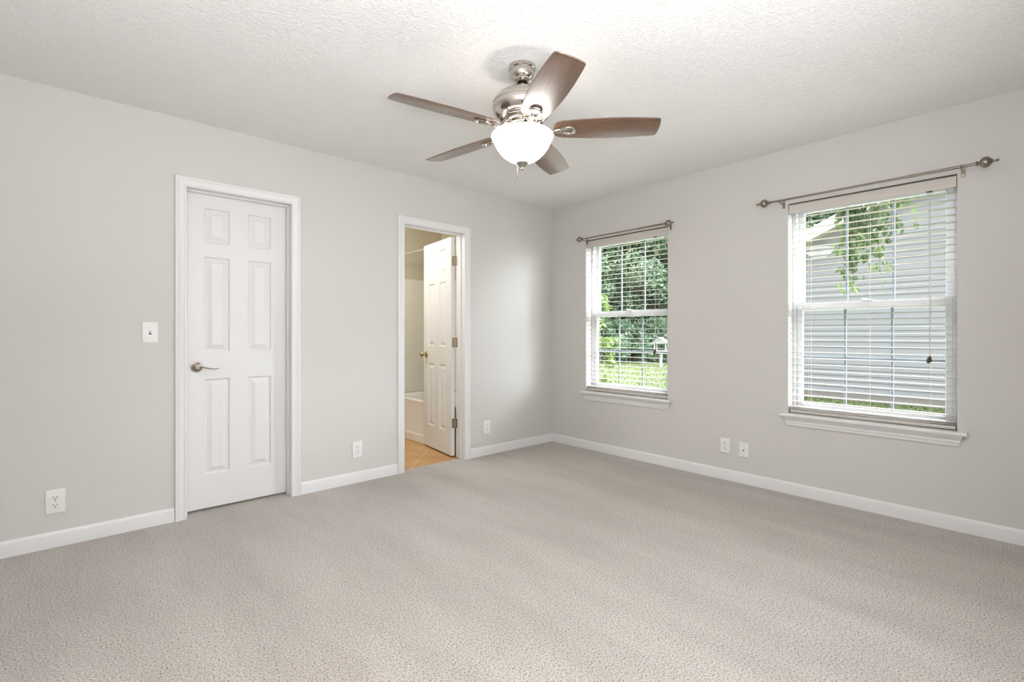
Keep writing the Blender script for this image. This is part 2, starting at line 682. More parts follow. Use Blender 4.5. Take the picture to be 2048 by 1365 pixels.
for i in range(19):
    t_ = i / 18
    pts.append((HX - 0.008 + 0.124 * t_, -0.047 + 0.004 * math.sin(PI * t_),
                HZ + 0.004 - 0.020 * (0.5 - 0.5 * math.cos(PI * min(1, t_ / 0.82))) + 0.004 * max(0, (t_ - 0.78) / 0.22) ** 1.5))
tube(bm, pts, [0.0095 - 0.0045 * (i / 18) for i in range(19)], 12, flat=0.62)
obj('lever', bm, 'satin_nickel', lf)
bm = new()
tube(bm, [(0.29, 0.004, LH - 0.001), (0.29, 0.012, LH - 0.001)], 0.004, 8)
obj('door_bumper', bm, 'grey_screw', lf)

# ---- door 2: open into the bathroom
d2 = sempty('door_2')
XL2, XR2 = D2[0] + 0.018, D2[1] - 0.018
obj('door_casing', casing_mesh(XL2, XR2, DH - 0.018), 'trim', d2)
obj('door_casing', casing_mesh(XL2, XR2, DH - 0.018, 1, WT), 'trim', d2)
obj('door_jamb', jamb_mesh(D2[0], D2[1], DH, 0.078), 'trim', d2)
pin = Vector((XR2, WT + 0.020, 0))
OPEN = R(98)


def swing(bm):
    """turn the closed leaf (hinge edge at the pin, running left) about the pin."""
    for v in bm.verts:
        p = Vector((-0.003 - v.co.x, -0.042 + v.co.y, v.co.z + 0.012))
        p.rotate(Matrix.Rotation(-OPEN, 3, 'Z'))
        v.co = p


bm = leaf_mesh()
swing(bm)
lf2 = obj('door_leaf', bm, 'door', d2, weld=True, loc=pin)
for (y0, s) in ((0.0, -1), (LT, 1)):
    bm = new()
    kp = [(0, 0.0), (0.032, 0.0), (0.0325, 0.003), (0.030, 0.007), (0.022, 0.0105), (0.013, 0.013), (0.010, 0.020), (0.010, 0.032),
          (0.013, 0.038), (0.019, 0.043), (0.0225, 0.050), (0.0225, 0.055), (0.018, 0.061), (0.010, 0.064), (0, 0.065)]
    lathe(bm, [(r_, y0 + s * h) for r_, h in kp], 28, (LW - 0.062, 0, 0.91), 'Y')
    swing(bm)
    obj('door_knob', bm, 'brass', lf2)
dd = Matrix.Rotation(-OPEN, 3, 'Z') @ Vector((0, -1, 0))
for z in (0.31, 1.05, 1.80):
    hinge(d2, z, (pin.x - 0.001, pin.y), (dd.x, dd.y), (-0.004, -1))


# ------------------------------------------------------------------ windows
def window(idx, y0, y1):
    w = sempty('window_%d' % idx, (0, y0, WZ0))
    W, H = y1 - y0, WZ1 - WZ0
    fx0, fx1 = 0.085, 0.175               # vinyl frame depth range
    fw = 0.026
    bm = new()
    for (lo, hi) in (((fx0, 0, 0), (fx1, fw, H)), ((fx0, W - fw, 0), (fx1, W, H)), ((fx0, fw, H - fw), (fx1, W - fw, H)),
                     ((fx0, fw, 0), (fx1, W - fw, fw))):
        box(bm, lo, hi, 0.002, 1)
    # jamb-liner rib on both sides, between the two tracks
    for ya in (fw, W - fw - 0.006):
        box(bm, (0.125, ya, fw), (0.131, ya + 0.006, H - fw))
    obj('window_frame', bm, 'vinyl', w)

    def sash(name, xa, xb, z0, z1, st, bot, top, hbar):
        a, b_ = fw + 0.001, W - fw - 0.001
        bm = new()
        box(bm, (xa, a, z0), (xb, a + st, z1), 0.003, 1)
        box(bm, (xa, b_ - st, z0), (xb, b_, z1), 0.003, 1)
        box(bm, (xa, a + st, z0), (xb, b_ - st, z0 + bot), 0.003, 1)
        box(bm, (xa, a + st, z1 - top), (xb, b_ - st, z1), 0.003, 1)
        s = obj(name, bm, 'vinyl', w)
        gy0, gy1, gz0, gz1 = a + st, b_ - st, z0 + bot, z1 - top
        xm = (xa + xb) / 2
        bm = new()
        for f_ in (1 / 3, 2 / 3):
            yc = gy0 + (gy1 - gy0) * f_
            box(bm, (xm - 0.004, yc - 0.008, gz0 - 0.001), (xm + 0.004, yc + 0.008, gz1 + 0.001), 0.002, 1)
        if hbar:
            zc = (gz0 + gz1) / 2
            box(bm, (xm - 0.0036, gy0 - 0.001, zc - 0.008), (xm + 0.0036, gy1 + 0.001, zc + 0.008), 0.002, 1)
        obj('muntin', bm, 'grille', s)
        bm = new()
        box(bm, (xm - 0.0095, gy0 - 0.003, gz0 - 0.003), (xm - 0.0075, gy1 + 0.003, gz1 + 0.003))
        obj('window_pane', bm, 'glass', s, smooth=0)
    sash('upper_sash', 0.133, 0.163, 0.735, H - fw, 0.036, 0.040, 0.034, False)
    sash('lower_sash', 0.094, 0.124, fw, 0.785, 0.036, 0.052, 0.048, True)
    bm = new()
    box(bm, (0.082, W / 2 - 0.03, 0.785), (0.118, W / 2 + 0.03, 0.795), 0.003)
    tube(bm, [(0.098, W / 2, 0.797), (0.090, W / 2 + 0.03, 0.799)], 0.005, 8)
    obj('sash_lock', bm, 'vinyl', w)
    # stool and apron
    bm = new()
    stool = [(0.092, -0.004), (0.092, 0.010), (-0.036, 0.010), (-0.043, 0.007), (-0.046, 0.001), (-0.046, -0.004), (-0.043, -0.010),
             (-0.036, -0.012), (-0.001, -0.012), (-0.001, -0.004)]
    st_bm = bm
    # the stool lies inside the opening and its nose runs past both sides of it
    prism(st_bm, [(0.0855, 0.0), (0.0855, 0.010), (-0.001, 0.010), (-0.001, 0.0)], 'Y', 0.001, W - 0.001)
    prism(st_bm, [(-0.001, -0.012), (-0.001, 0.010), (-0.036, 0.010), (-0.043, 0.007), (-0.046, 0.001), (-0.046, -0.004),
                  (-0.043, -0.010), (-0.036, -0.012)], 'Y', -0.043, W + 0.043)
    obj('window_sill', st_bm, 'trim', w)
    bm = new()
    ap = [(-0.0005, -0.075), (-0.009, -0.075), (-0.011, -0.068), (-0.011, -0.058), (-0.015, -0.053), (-0.015, -0.040), (-0.019, -0.034),
          (-0.026, -0.024), (-0.030, -0.019), (-0.030, -0.0125), (-0.0005, -0.0125)]
    # ends of the apron return at a slant
    A, B = [], []
    for (x, z) in ap:
        k = 0.020 * (z + 0.075) / 0.0625
        A.append(bm.verts.new((x, -0.006 - k, z)))
        B.append(bm.verts.new((x, W + 0.006 + k, z)))
    bm.faces.new(A)
    bm.faces.new(list(reversed(B)))
    for i in range(len(ap)):
        j = (i + 1) % len(ap)
        bm.faces.new((A[i], B[i], B[j], A[j]))
    obj('window_apron', bm, 'trim', w)
    return w


window(1, *W1)
window(2, *W2)


# ------------------------------------------------------------------ blinds
def blind(y0, y1, label):
    W = y1 - y0
    top = WZ1 - WZ0
    t = thing('window_blind', label, 'blind', (0.0, y0, WZ0), 0, 'horizontal blinds in the two windows')
    bm = new()
    box(bm, (0.018, 0.008, top - 0.052), (0.068, W - 0.008, top - 0.010), 0.002, 1)
    obj('head_rail', bm, 'slat', t)
    bm = new()
    v = [(0.006, top - 0.074), (0.010, top - 0.074), (0.012, top - 0.068), (0.012, top - 0.014), (0.009, top - 0.009), (0.005, top - 0.011),
         (0.003, top - 0.018), (0.0025, top - 0.058), (0.0035, top - 0.068)]
    prism(bm, v, 'Y', 0.004, W - 0.004)
    # returns at both ends
    box(bm, (0.012, 0.004, top - 0.074), (0.050, 0.008, top - 0.010))
    box(bm, (0.012, W - 0.008, top - 0.074), (0.050, W - 0.004, top - 0.010))
    obj('valance', bm, 'slat', t)
    # slats: open, lying flat with a slight crown
    bm = new()
    z = top - 0.098
    zs = []
    pitch = 0.0432
    while z > 0.085:
        zs.append(z)
        z -= pitch
    zs += [0.058, 0.046]
    for z in zs:
        a, b_ = 0.009, W - 0.009
        cols = []
        for k in range(5):
            u = k / 4
            x = 0.017 + 0.050 * u
            c = 0.0014 * (1 - (2 * u - 1) ** 2)
            tl_ = 0.0015 * (u - 0.5)
            cols.append((x, z + c + tl_))
        up = [(x, h + 0.0009) for x, h in cols]
        dn = [(x, h - 0.0009) for x, h in reversed(cols)]
        prism(bm, up + dn, 'Y', a, b_)
    obj('slats', bm, 'slat', t)
    bm = new()
    box(bm, (0.016, 0.009, 0.0155), (0.068, W - 0.009, 0.036), 0.004)
    obj('bottom_rail', bm, 'slat', t)
    for yl in (0.125, W / 2 - 0.02, W - 0.125):
        bm = new()
        for x in (0.0155, 0.0685):
            tube(bm, [(x, yl, 0.035), (x, yl, top - 0.055)], 0.0008, 6)
        for z in zs:
            tube(bm, [(0.0155, yl, z - 0.003), (0.0685, yl, z - 0.003)], 0.0005, 4)
        # rail button
        lathe(bm, [(0, 0.0145), (0.006, 0.0145), (0.006, 0.0165), (0, 0.0165)], 12, (0.042, yl, 0))
        obj('ladder_cord', bm, 'cord', t)
    # lift cord hanging in front, with a dark wooden tassel
    yc = 0.118
    bm = new()
    tube(bm, [(0.0, yc, top - 0.078), (-0.003, yc, 0.435)], 0.0009, 6)
    tube(bm, [(0.0, yc + 0.009, top - 0.078), (-0.002, yc + 0.004, 0.9), (-0.003, yc + 0.003, 0.435)], 0.0009, 6)
    lc = obj('lift_cord', bm, 'cord', t)
    for dy, dz in ((0.0, 0.0), (0.004, -0.006)):
        bm = new()
        lathe(bm, [(0, 0.440), (0.003, 0.440), (0.0045, 0.432), (0.0075, 0.418), (0.0085, 0.408), (0.0075, 0.403), (0, 0.402)], 14,
              (-0.003 - dy, yc + dy * 2.2, dz))
        obj('tassel', bm, 'tassel', lc)
    bm = new()
    box(bm, (-0.002, yc - 0.008, top - 0.082), (0.012, yc + 0.018, top - 0.0745), 0.002, 1)
    obj('cord_lock', bm, 'tassel', t)
    return t


blind(W1[0], W1[1], 'white open slat blind in the window nearer the room corner, trees behind')
blind(W2[0], W2[1], 'white open slat blind in the right-hand window, grey house siding behind')


# ------------------------------------------------------------------ curtain rods
def finial(bm, y, s, sc=1.0):
    prof = [(0, 0.0), (0.0085, 0.0), (0.0125, 0.002), (0.0135, 0.006), (0.0115, 0.010), (0.0085, 0.012), (0.0080, 0.015), (0.0105, 0.017),
            (0.0185, 0.020), (0.0255, 0.027), (0.0292, 0.036), (0.0295, 0.042), (0.0272, 0.051), (0.0215, 0.058), (0.0140, 0.063), (0.0125, 0.067),
            (0.0075, 0.069), (0.0055, 0.075), (0.0055, 0.081), (0.0078, 0.085), (0.0078, 0.089), (0.0050, 0.093), (0, 0.094)]
    lathe(bm, [(r_ * sc, h * s * sc) for r_, h in prof], 24, (0, y, 0), 'Y')


def rod(y0, y1, z, brackets, joint, label, sc):
    """y0 < y1: ends of the rod proper, finials beyond."""
    t = thing('curtain_rod', label, 'curtain rod', (-0.080, 0, z), 0, 'curtain rods above the windows')
    bm = new()
    tube(bm, [(0, y0, 0), (0, joint, 0)], 0.0080, 14)
    obj('outer_tube', bm, 'pewter', t)
    bm = new()
    tube(bm, [(0, joint + 0.0005, 0), (0, y1, 0)], 0.0066, 14)
    obj('inner_tube', bm, 'pewter', t)
    bm = new()
    lathe(bm, [(0.0067, -0.006), (0.0092, -0.006), (0.0096, 0.0), (0.0092, 0.006), (0.0067, 0.006)], 16, (0, joint, 0), 'Y', closed=True)
    obj('tube_collar', bm, 'pewter', t)
    for (y, s) in ((y0, -1), (y1, 1)):
        bm = new()
        finial(bm, y, s, sc)
        obj('finial', bm, 'pewter', t)
    for y in brackets:
        bm = new()
        # wall plate, arm, and a cradle under the tube
        box(bm, (0.0770, y - 0.009, -0.042), (0.0797, y + 0.009, 0.020), 0.0012, 1)
        box(bm, (0.006, y - 0.005, -0.014), (0.0775, y + 0.005, -0.0105), 0.001, 1)
        ring = [(0.0102 * math.cos(a), y, 0.0102 * math.sin(a)) for a in [R(150 + 24 * k) for k in range(11)]]
        tube(bm, ring, 0.0022, 8, flat=2.0)
        b_ = obj('bracket', bm, 'pewter', t)
        bm = new()
        for zz in (-0.030,):
            lathe(bm, [(0, 0.0775), (0.0032, 0.0775), (0.0028, 0.0752), (0, 0.0748)], 10, (0, y, zz), 'X')
        obj('bracket_screw', bm, 'nickel', b_)
    return t


rod(-1.368, -0.482, 2.052, (-1.378, -0.468 - 0.01), -1.12, 'pewter curtain rod above the window nearer the room corner', 0.9)
rod(-3.262, -2.200, 2.064, (-3.205, -2.262), -2.98, 'longer pewter curtain rod above the right-hand window', 1.0)


# ------------------------------------------------------------------ plates on the walls
def rounded_rect(w, h, r_, n_=5):
    pts = []
    for (cx, cz, a0) in ((w / 2 - r_, h / 2 - r_, 0), (-w / 2 + r_, h / 2 - r_, 90), (-w / 2 + r_, -h / 2 + r_, 180), (w / 2 - r_, -h / 2 + r_, 270)):
        for k in range(n_ + 1):
            a = R(a0 + 90 * k / n_)
            pts.append((cx + r_ * math.cos(a), cz + r_ * math.sin(a)))
    return pts


def loft(bm, loops):
    """loops of equal length: list of 3D points; first and last are capped."""
    vs = [[bm.verts.new(p) for p in lp] for lp in loops]
    n_ = len(vs[0])
    for A, B in zip(vs, vs[1:]):
        for i in range(n_):
            j = (i + 1) % n_
            bm.faces.new((A[i], A[j], B[j], B[i]))
    bm.faces.new(vs[0])
    bm.faces.new(list(reversed(vs[-1])))


# plates are modelled facing -y with their back at y = 0; rotz turns them onto the right wall
def plate_mesh(w, h):
    bm = new()
    lp = []
    for (ins, y, rr_) in ((0, 0, 0.004), (0, -0.0025, 0.004), (0.0015, -0.0045, 0.005), (0.005, -0.0060, 0.006)):
        lp.append([(x, y, z) for x, z in rounded_rect(w - 2 * ins, h - 2 * ins, rr_)])
    loft(bm, lp)
    return bm


def screw(bm, x, y, z, r_=0.0032):
    lathe(bm, [(0, y + 0.001), (r_, y + 0.001), (r_, y - 0.0006), (r_ * 0.6, y - 0.0013), (0, y - 0.0014)], 12, (x, 0, z), 'Y')


def outlet(loc, rotz, w, h, label):
    t = thing('wall_outlet', label, 'outlet', loc, rotz, 'duplex power outlets')
    obj('cover_plate', plate_mesh(w, h), 'plate', t)
    for zc in (0.0195, -0.0195):
        bm = new()
        pts = []
        for k in range(32):
            a = 2 * PI * k / 32
            pts.append((0.0172 * math.cos(a), max(-0.0140, min(0.0140, 0.0172 * math.sin(a)))))
        loft(bm, [[(x, -0.0055, zc + z) for x, z in pts], [(x, -0.0078, zc + z) for x, z in pts],
                  [(x * 0.95, -0.0084, zc + z * 0.95) for x, z in pts]])
        rc = obj('receptacle', bm, 'plate', t)
        bm = new()
        box(bm, (-0.0078, -0.0089, zc - 0.0005), (-0.0055, -0.0070, zc + 0.0090))
        box(bm, (0.0055, -0.0089, zc + 0.0010), (0.0078, -0.0070, zc + 0.0085))
        lathe(bm, [(0, -0.0070), (0.0029, -0.0070), (0.0029, -0.0089), (0, -0.0089)], 14, (0, 0, zc - 0.0070), 'Y')
        obj('slots', bm, 'dark', rc)
    bm = new()
    screw(bm, 0, -0.006, 0)
    obj('plate_screw', bm, 'grey_screw', t)
    return t


EPS = -0.0006
outlet((-3.832, EPS, 0.240), 0, 0.080, 0.128, 'white double power outlet at far left, left of the closed door')
outlet((-2.152, EPS, 0.250), 0, 0.078, 0.124, 'white double power outlet on the wall between the two doors')
outlet((-0.884, EPS, 0.258), 0, 0.078, 0.124, 'white double power outlet between the open doorway and the room corner')
outlet((EPS, -1.842, 0.264), R(-90), 0.075, 0.117, 'white double power outlet low on the window wall beside the cable plate')

t = thing('light_switch', 'white toggle light switch on the wall left of the closed door', 'light switch', (-3.426, EPS, 1.138))
obj('cover_plate', plate_mesh(0.078, 0.124), 'plate', t)
bm = new()
box(bm, (-0.0055, -0.0066, -0.0125), (0.0055, -0.0050, 0.0125))
fr_ = obj('toggle_slot', bm, 'dark', t)
bm = new()
A = [(-0.0042, -0.0062, -0.006), (0.0042, -0.0062, -0.006), (0.0042, -0.0062, 0.0105), (-0.0042, -0.0062, 0.0105)]
B = [(-0.0034, -0.019, 0.0065), (0.0034, -0.019, 0.0065), (0.0034, -0.0165, 0.0125), (-0.0034, -0.0165, 0.0125)]
loft(bm, [A, B])
obj('toggle', bm, 'plate', t)
for zc in (0.030, -0.030):
    bm = new()
    screw(bm, 0, -0.006, zc)
    obj('plate_screw', bm, 'grey_screw', t)

t = thing('cable_plate', 'white cable plate with one small threaded jack, right of the outlet on the window wall', 'cable outlet',
          (EPS, -1.984, 0.253), R(-90))
obj('cover_plate', plate_mesh(0.074, 0.112), 'plate', t)
bm = new()
lathe(bm, [(0, -0.006), (0.0062, -0.006), (0.0062, -0.0085), (0.0046, -0.0090), (0.0046, -0.0165), (0.0040, -0.017), (0, -0.017)], 6, (0, 0, 0), 'Y')
obj('threaded_jack', bm, 'brass', t)
for zc in (0.038, -0.038):
    bm = new()
    screw(bm, 0, -0.006, zc)
    obj('plate_screw', bm, 'grey_screw', t)

# ------------------------------------------------------------------ ceiling fan
FX, FY = -2.1272, -1.8042
fan = thing('ceiling_fan', 'five-blade walnut and nickel ceiling fan with a lit white glass bowl', 'ceiling fan', (FX, FY, HC))
Z0 = HC


def zz(prof):
    return [(r_, z - Z0) for r_, z in prof]


bm = new()
lathe(bm, zz([(0, 2.4395), (0.066, 2.4395), (0.0665, 2.436), (0.066, 2.424), (0.0625, 2.420), (0.060, 2.4185), (0.0605, 2.410), (0.058, 2.394),
              (0.051, 2.380), (0.043, 2.3735), (0.0425, 2.369), (0.036, 2.366), (0.030, 2.362), (0.027, 2.3625), (0.024, 2.368), (0, 2.368)]), 48)
obj('canopy', bm, 'nickel', fan)
bm = new()
lathe(bm, zz([(0, 2.3675), (0.022, 2.367), (0.022, 2.359), (0.0135, 2.356), (0, 2.356)]), 32)
obj('canopy_ball', bm, 'dark', fan)
bm = new()
lathe(bm, zz([(0, 2.366), (0.0130, 2.366), (0.0130, 2.330), (0.022, 2.329), (0.024, 2.326), (0.024, 2.312), (0, 2.312)]), 32)
obj('downrod', bm, 'satin_nickel', fan)
bm = new()
lathe(bm, zz([(0, 2.324), (0.026, 2.324), (0.045, 2.322), (0.072, 2.317), (0.100, 2.307), (0.122, 2.293), (0.137, 2.276), (0.1445, 2.259),
              (0.1455, 2.254), (0.1425, 2.2525), (0.1425, 2.2495), (0.1465, 2.248), (0.1475, 2.242), (0.1465, 2.228), (0.141, 2.212),
              (0.131, 2.199), (0.119, 2.190), (0.112, 2.187), (0.111, 2.182), (0.100, 2.177), (0.088, 2.175), (0, 2.175)]), 64)
obj('motor_housing', bm, 'nickel', fan)
# flywheel ring with vent openings under the housing
bm = new()
lathe(bm, zz([(0, 2.1748), (0.094, 2.1748), (0.096, 2.171), (0.096, 2.160), (0.092, 2.156), (0, 2.156)]), 48)
fl = obj('flywheel', bm, 'nickel', fan)
for k in range(10):
    bm = new()
    a = R(36 * k + 26.2 + 18)
    c, s = math.cos(a), math.sin(a)
    vs = box(bm, (0.0945, -0.014, 2.162 - Z0), (0.0966, 0.014, 2.170 - Z0))
    for v in vs:
        x, y = v.co.x, v.co.y
        v.co.x, v.co.y = x * c - y * s, x * s + y * c
    obj('vent_slot', bm, 'pewter', fl)
bm = new()
lathe(bm, zz([(0, 2.1558), (0.070, 2.1558), (0.0715, 2.152), (0.0715, 2.128), (0.078, 2.122), (0.080, 2.116), (0.0725, 2.110), (0, 2.110)]), 48)
obj('switch_housing', bm, 'nickel', fan)
bm = new()
lathe(bm, zz([(0, 2.1098), (0.118, 2.1098), (0.121, 2.1075), (0.118, 2.1060), (0, 2.1060)]), 48)
obj('fitter_pan', bm, 'nickel', fan)
# blades and their arms
ZB = 2.129
BP = [(0.150, 0.000), (0.153, 0.030), (0.160, 0.047), (0.175, 0.058), (0.200, 0.064), (0.26, 0.0705), (0.34, 0.0755), (0.42, 0.0770),
      (0.50, 0.0755), (0.57, 0.0715), (0.62, 0.0670), (0.645, 0.0640)]


def blade_outline():
    top = [(x, w) for x, w in BP[1:]]
    tip = [(0.652, 0.0615), (0.656, 0.056), (0.6605, 0.030), (0.662, 0.0), (0.6605, -0.030), (0.656, -0.056), (0.652, -0.0615)]
    bot = [(x, -w) for x, w in reversed(BP[1:])]
    return [(0.150, 0.0)] + top + tip + bot


PITCH = R(13)
for k in range(5):
    ang = R(26.2 + 72 * k)
    bm = new()
    ol = blade_outline()
    cx_ = 0.40
    lp = []
    for (ins, z) in ((0.004, -0.0032), (0.001, -0.0022), (0.0, 0.0), (0.001, 0.0022), (0.004, 0.0032)):
        lp.append([(cx_ + (x - cx_) * (1 - ins / 0.26), y * (1 - ins / 0.075), z) for x, y in ol])
    loft(bm, lp)
    b_ = obj('blade', bm, 'walnut', fan, loc=(0, 0, ZB - Z0))
    b_.rotation_euler = (-PITCH, 0, ang)
    # arm: S-shaped bar from the flywheel, ending in a D-shaped clamp under the blade
    rot = Matrix.Rotation(ang, 3, 'Z')
    rp_ = Matrix.Rotation(-PITCH, 3, 'X')
    bm = new()
    path = []
    for (x, z, p_) in ((0.074, 0.034, 0), (0.086, 0.030, 0), (0.100, 0.018, 0.1), (0.115, 0.001, 0.3), (0.130, -0.011, 0.6), (0.150, -0.0145, 0.85),
                       (0.170, -0.0115, 1), (0.188, -0.0085, 1)):
        v = Vector((x, 0, z))
        path.append(v)
    tube(bm, path, [0.017, 0.016, 0.0135, 0.0115, 0.0115, 0.013, 0.015, 0.013], 12, flat=0.42)
    # D-shaped rim
    ring = []
    for q in range(28):
        a = 2 * PI * q / 28
        x = 0.222 + 0.036 * math.cos(a)
        y = 0.024 * math.sin(a) * (1.0 + 0.22 * math.cos(a))
        ring.append((x, y, -0.0085))
    tube(bm, ring, 0.0062, 8, closed=True)
    lp = [[(0.222 + (x - 0.222) * s_, y * s_, z) for x, y, _ in ring] for s_, z in ((0.98, -0.0040), (0.98, -0.0075), (0.85, -0.0085), (0.6, -0.0070))]
    loft(bm, lp)
    for v in bm.verts:
        if v.co.x > 0.125:
            f_ = min(1, (v.co.x - 0.125) / 0.045)
            r_ = Matrix.Rotation(-PITCH * f_, 3, 'X')
            v.co = r_ @ v.co
    ar = obj('blade_arm', bm, 'nickel', fan, loc=(0, 0, ZB - Z0))
    ar.rotation_euler = (0, 0, ang)
# glass bowl (open at the top), finial, chains
bm = new()
outer = [(0.1425, 2.0780), (0.1380, 2.0660), (0.1280, 2.0450), (0.1130, 2.0230), (0.0930, 2.0020), (0.0700, 1.9855), (0.0450, 1.9740),
         (0.0200, 1.9690), (0.006, 1.9685)]
inner = [(r_ - 0.0035 if r_ > 0.05 else r_, z + 0.0045) for r_, z in reversed(outer[1:])] + [(0.1390, 2.0780)]
lathe(bm, zz(outer + inner), 64, closed=True)
gb = obj('glass_bowl', bm, 'bowl', fan)
bm = new()
lip = [(0.1390, 2.0782), (0.1425, 2.0782), (0.1460, 2.0830), (0.1515, 2.0890), (0.1535, 2.0960), (0.1520, 2.1030), (0.1470, 2.1080), (0.1400, 2.1090),
       (0.1385, 2.1040), (0.1380, 2.0900)]
lathe(bm, zz(lip), 64, closed=True)
obj('bowl_lip', bm, 'bowl_lip', gb)
bm = new()
lathe(bm, zz([(0, 1.978), (0.004, 1.978), (0.004, 1.9755), (0.030, 1.9700), (0.0305, 1.9672), (0.027, 1.9625), (0.019, 1.9560), (0.0125, 1.9480), (0.0095, 1.9420),
              (0.0100, 1.9400), (0.0075, 1.9375), (0.0085, 1.9355), (0.006, 1.9330), (0, 1.9325)]), 32)
obj('bowl_finial', bm, 'satin_nickel', fan)


def chain(x, y, z0, z1, name):
    bm = new()
    tube(bm, [(x, y, z0 - Z0), (x, y, z1 - Z0)], 0.0006, 6)
    n_ = int((z0 - z1) / 0.0042)
    for i in range(n_):
        z = z0 - 0.002 - i * 0.0042
        lathe(bm, [(0, z + 0.0014 - Z0), (0.0012, z + 0.0007 - Z0), (0.0012, z - 0.0007 - Z0), (0, z - 0.0014 - Z0)], 6, (x, y, 0))
    c = obj(name, bm, 'satin_nickel', fan)
    bm = new()
    lathe(bm, [(0, z1 - Z0 + 0.001), (0.0018, z1 - Z0), (0.0024, z1 - 0.006 - Z0), (0.0024, z1 - 0.016 - Z0), (0.0012, z1 - 0.020 - Z0), (0, z1 - 0.020 - Z0)], 10, (x, y, 0))
    obj('chain_pull', bm, 'pewter', c)


chain(0, 0, 1.9330, 1.832, 'pull_chain')
chain(0.037, 0.0745, 2.112, 1.935, 'pull_chain')

# ------------------------------------------------------------------ bathroom contents
TX0, TX1, TY0, TY1 = -1.072, BX1 - 0.013, WT + 0.002, BY1 - 0.013
tub = thing('bathtub', 'white bathtub seen past the open bathroom door', 'bathtub', ((TX0 + TX1) / 2, (TY0 + TY1) / 2, 0))
hx, hy = (TX1 - TX0) / 2, (TY1 - TY0) / 2
bm = new()


def rrect(hx_, hy_, r_, z, n_=8, ox=0.0):
    return [(x + ox, y, z) for x, y in rounded_rect(2 * hx_, 2 * hy_, r_, n_)]


# outer skin up, over the rim, and down into the basin
lp = [rrect(hx - 0.003, hy, 0.004, 0.082), rrect(hx - 0.006, hy, 0.006, 0.10), rrect(hx - 0.008, hy, 0.008, 0.395), rrect(hx - 0.003, hy, 0.008, 0.412),
      rrect(hx, hy, 0.010, 0.420), rrect(hx, hy, 0.012, 0.432), rrect(hx - 0.005, hy - 0.004, 0.014, 0.437), rrect(hx - 0.065, hy - 0.07, 0.16, 0.436),
      rrect(hx - 0.080, hy - 0.085, 0.17, 0.428), rrect(hx - 0.095, hy - 0.105, 0.17, 0.38), rrect(hx - 0.120, hy - 0.16, 0.16, 0.20),
      rrect(hx - 0.150, hy - 0.22, 0.15, 0.12), rrect(hx - 0.20, hy - 0.30, 0.13, 0.10)]
loft(bm, lp)
obj('tub_body', bm, 'tub', tub, smooth=50)
bm = new()
prism(bm, [(-hx, -0.002), (-hx + 0.02, -0.002), (-hx + 0.02, 0.082), (-hx + 0.006, 0.082), (-hx - 0.006, 0.076), (-hx - 0.006, -0.002)], 'Y', -hy, hy)
obj('tub_skirt', bm, 'tub', tub)


def uv_box(bm, lo, hi):
    """box with UVs in metres so a tile pattern fits each face."""
    vs = box(bm, lo, hi)
    uv = bm.loops.layers.uv.verify()
    for f in bm.faces:
        n_ = f.normal
        for l_ in f.loops:
            c = l_.vert.co
            l_[uv].uv = (c.y, c.z) if abs(n_.x) > 0.5 else ((c.x, c.z) if abs(n_.y) > 0.5 else (c.x, c.y))


sur = thing('tub_surround', 'cream tile-pattern panels on the walls above the bathtub', 'tub surround', (BX1, BY1, 0.434))
bm = new()
uv_box(bm, (TX0 - BX1, -0.0125, 0.004), (-0.0125, -0.0005, 1.345))
bm.normal_update()
obj('end_panel', bm, 'surround', sur, smooth=0)
bm = new()
uv_box(bm, (-0.0125, WT - BY1 + 0.002, 0.004), (-0.0005, -0.0125, 1.345))
obj('side_panel', bm, 'surround', sur, smooth=0)

sr = thing('shower_rod', 'chrome shower curtain rod across the bathroom above the tub', 'shower rod', (-1.045, WT, 2.010))
bm = new()
tube(bm, [(0, 0.003, 0), (0, BY1 - WT - 0.003, 0)], 0.0125, 20)
obj('rod_tube', bm, 'chrome', sr)
for y, s in ((0.001, 1), (BY1 - WT - 0.001, -1)):
    bm = new()
    lathe(bm, [(0, 0), (0.034, 0), (0.034, s * 0.004), (0.026, s * 0.012), (0.018, s * 0.016), (0.0128, s * 0.020), (0, s * 0.020)], 24, (0, y, 0), 'Y')
    obj('rod_flange', bm, 'chrome', sr)

# ------------------------------------------------------------------ outdoors
GZ = -0.35
bm = new()
box(bm, (RT, -40, GZ - 0.1), (75, 60, GZ))
gr = struct('ground', bm, 'lawn')
rnd = random.Random(7)


def raw_mesh(name, verts, faces, m, parent=None):
    me = bpy.data.meshes.new(name)
    me.from_pydata(verts, [], faces)
    me.update()
    me.materials.append(M[m])
    o = bpy.data.objects.new(name, me)
    C.objects.link(o)
    if parent is not None:
        o.parent = parent
    return o


# grass blades over the part of the lawn seen through the windows
V, F = [], []
for i in range(34000):
    if rnd.random() < 0.35:
        x, y = rnd.uniform(4.5, 8.9), rnd.uniform(-4.5, 1.5)
    else:
        d = rnd.uniform(6, 27)
        a = R(rnd.uniform(26, 44))
        x, y = -3.77 + d * math.cos(a) * 1.05, -3.55 + d * math.sin(a)
        if x < 1.0:
            continue
    h = rnd.uniform(0.025, 0.06)
    a = rnd.uniform(0, 2 * PI)
    w = rnd.uniform(0.006, 0.014)
    ca, sa = math.cos(a), math.sin(a)
    lx, ly = rnd.uniform(-0.04, 0.04), rnd.uniform(-0.04, 0.04)
    i0 = len(V)
    V += [(x - ca * w, y - sa * w, GZ - 0.002), (x + ca * w, y + sa * w, GZ - 0.002), (x + lx, y + ly, GZ + h)]
    F.append((i0, i0 + 1, i0 + 2))
g = raw_mesh('grass', V, F, 'grass')
g['kind'] = 'stuff'
tag(g, 'bright green mown grass outside the windows', 'grass')


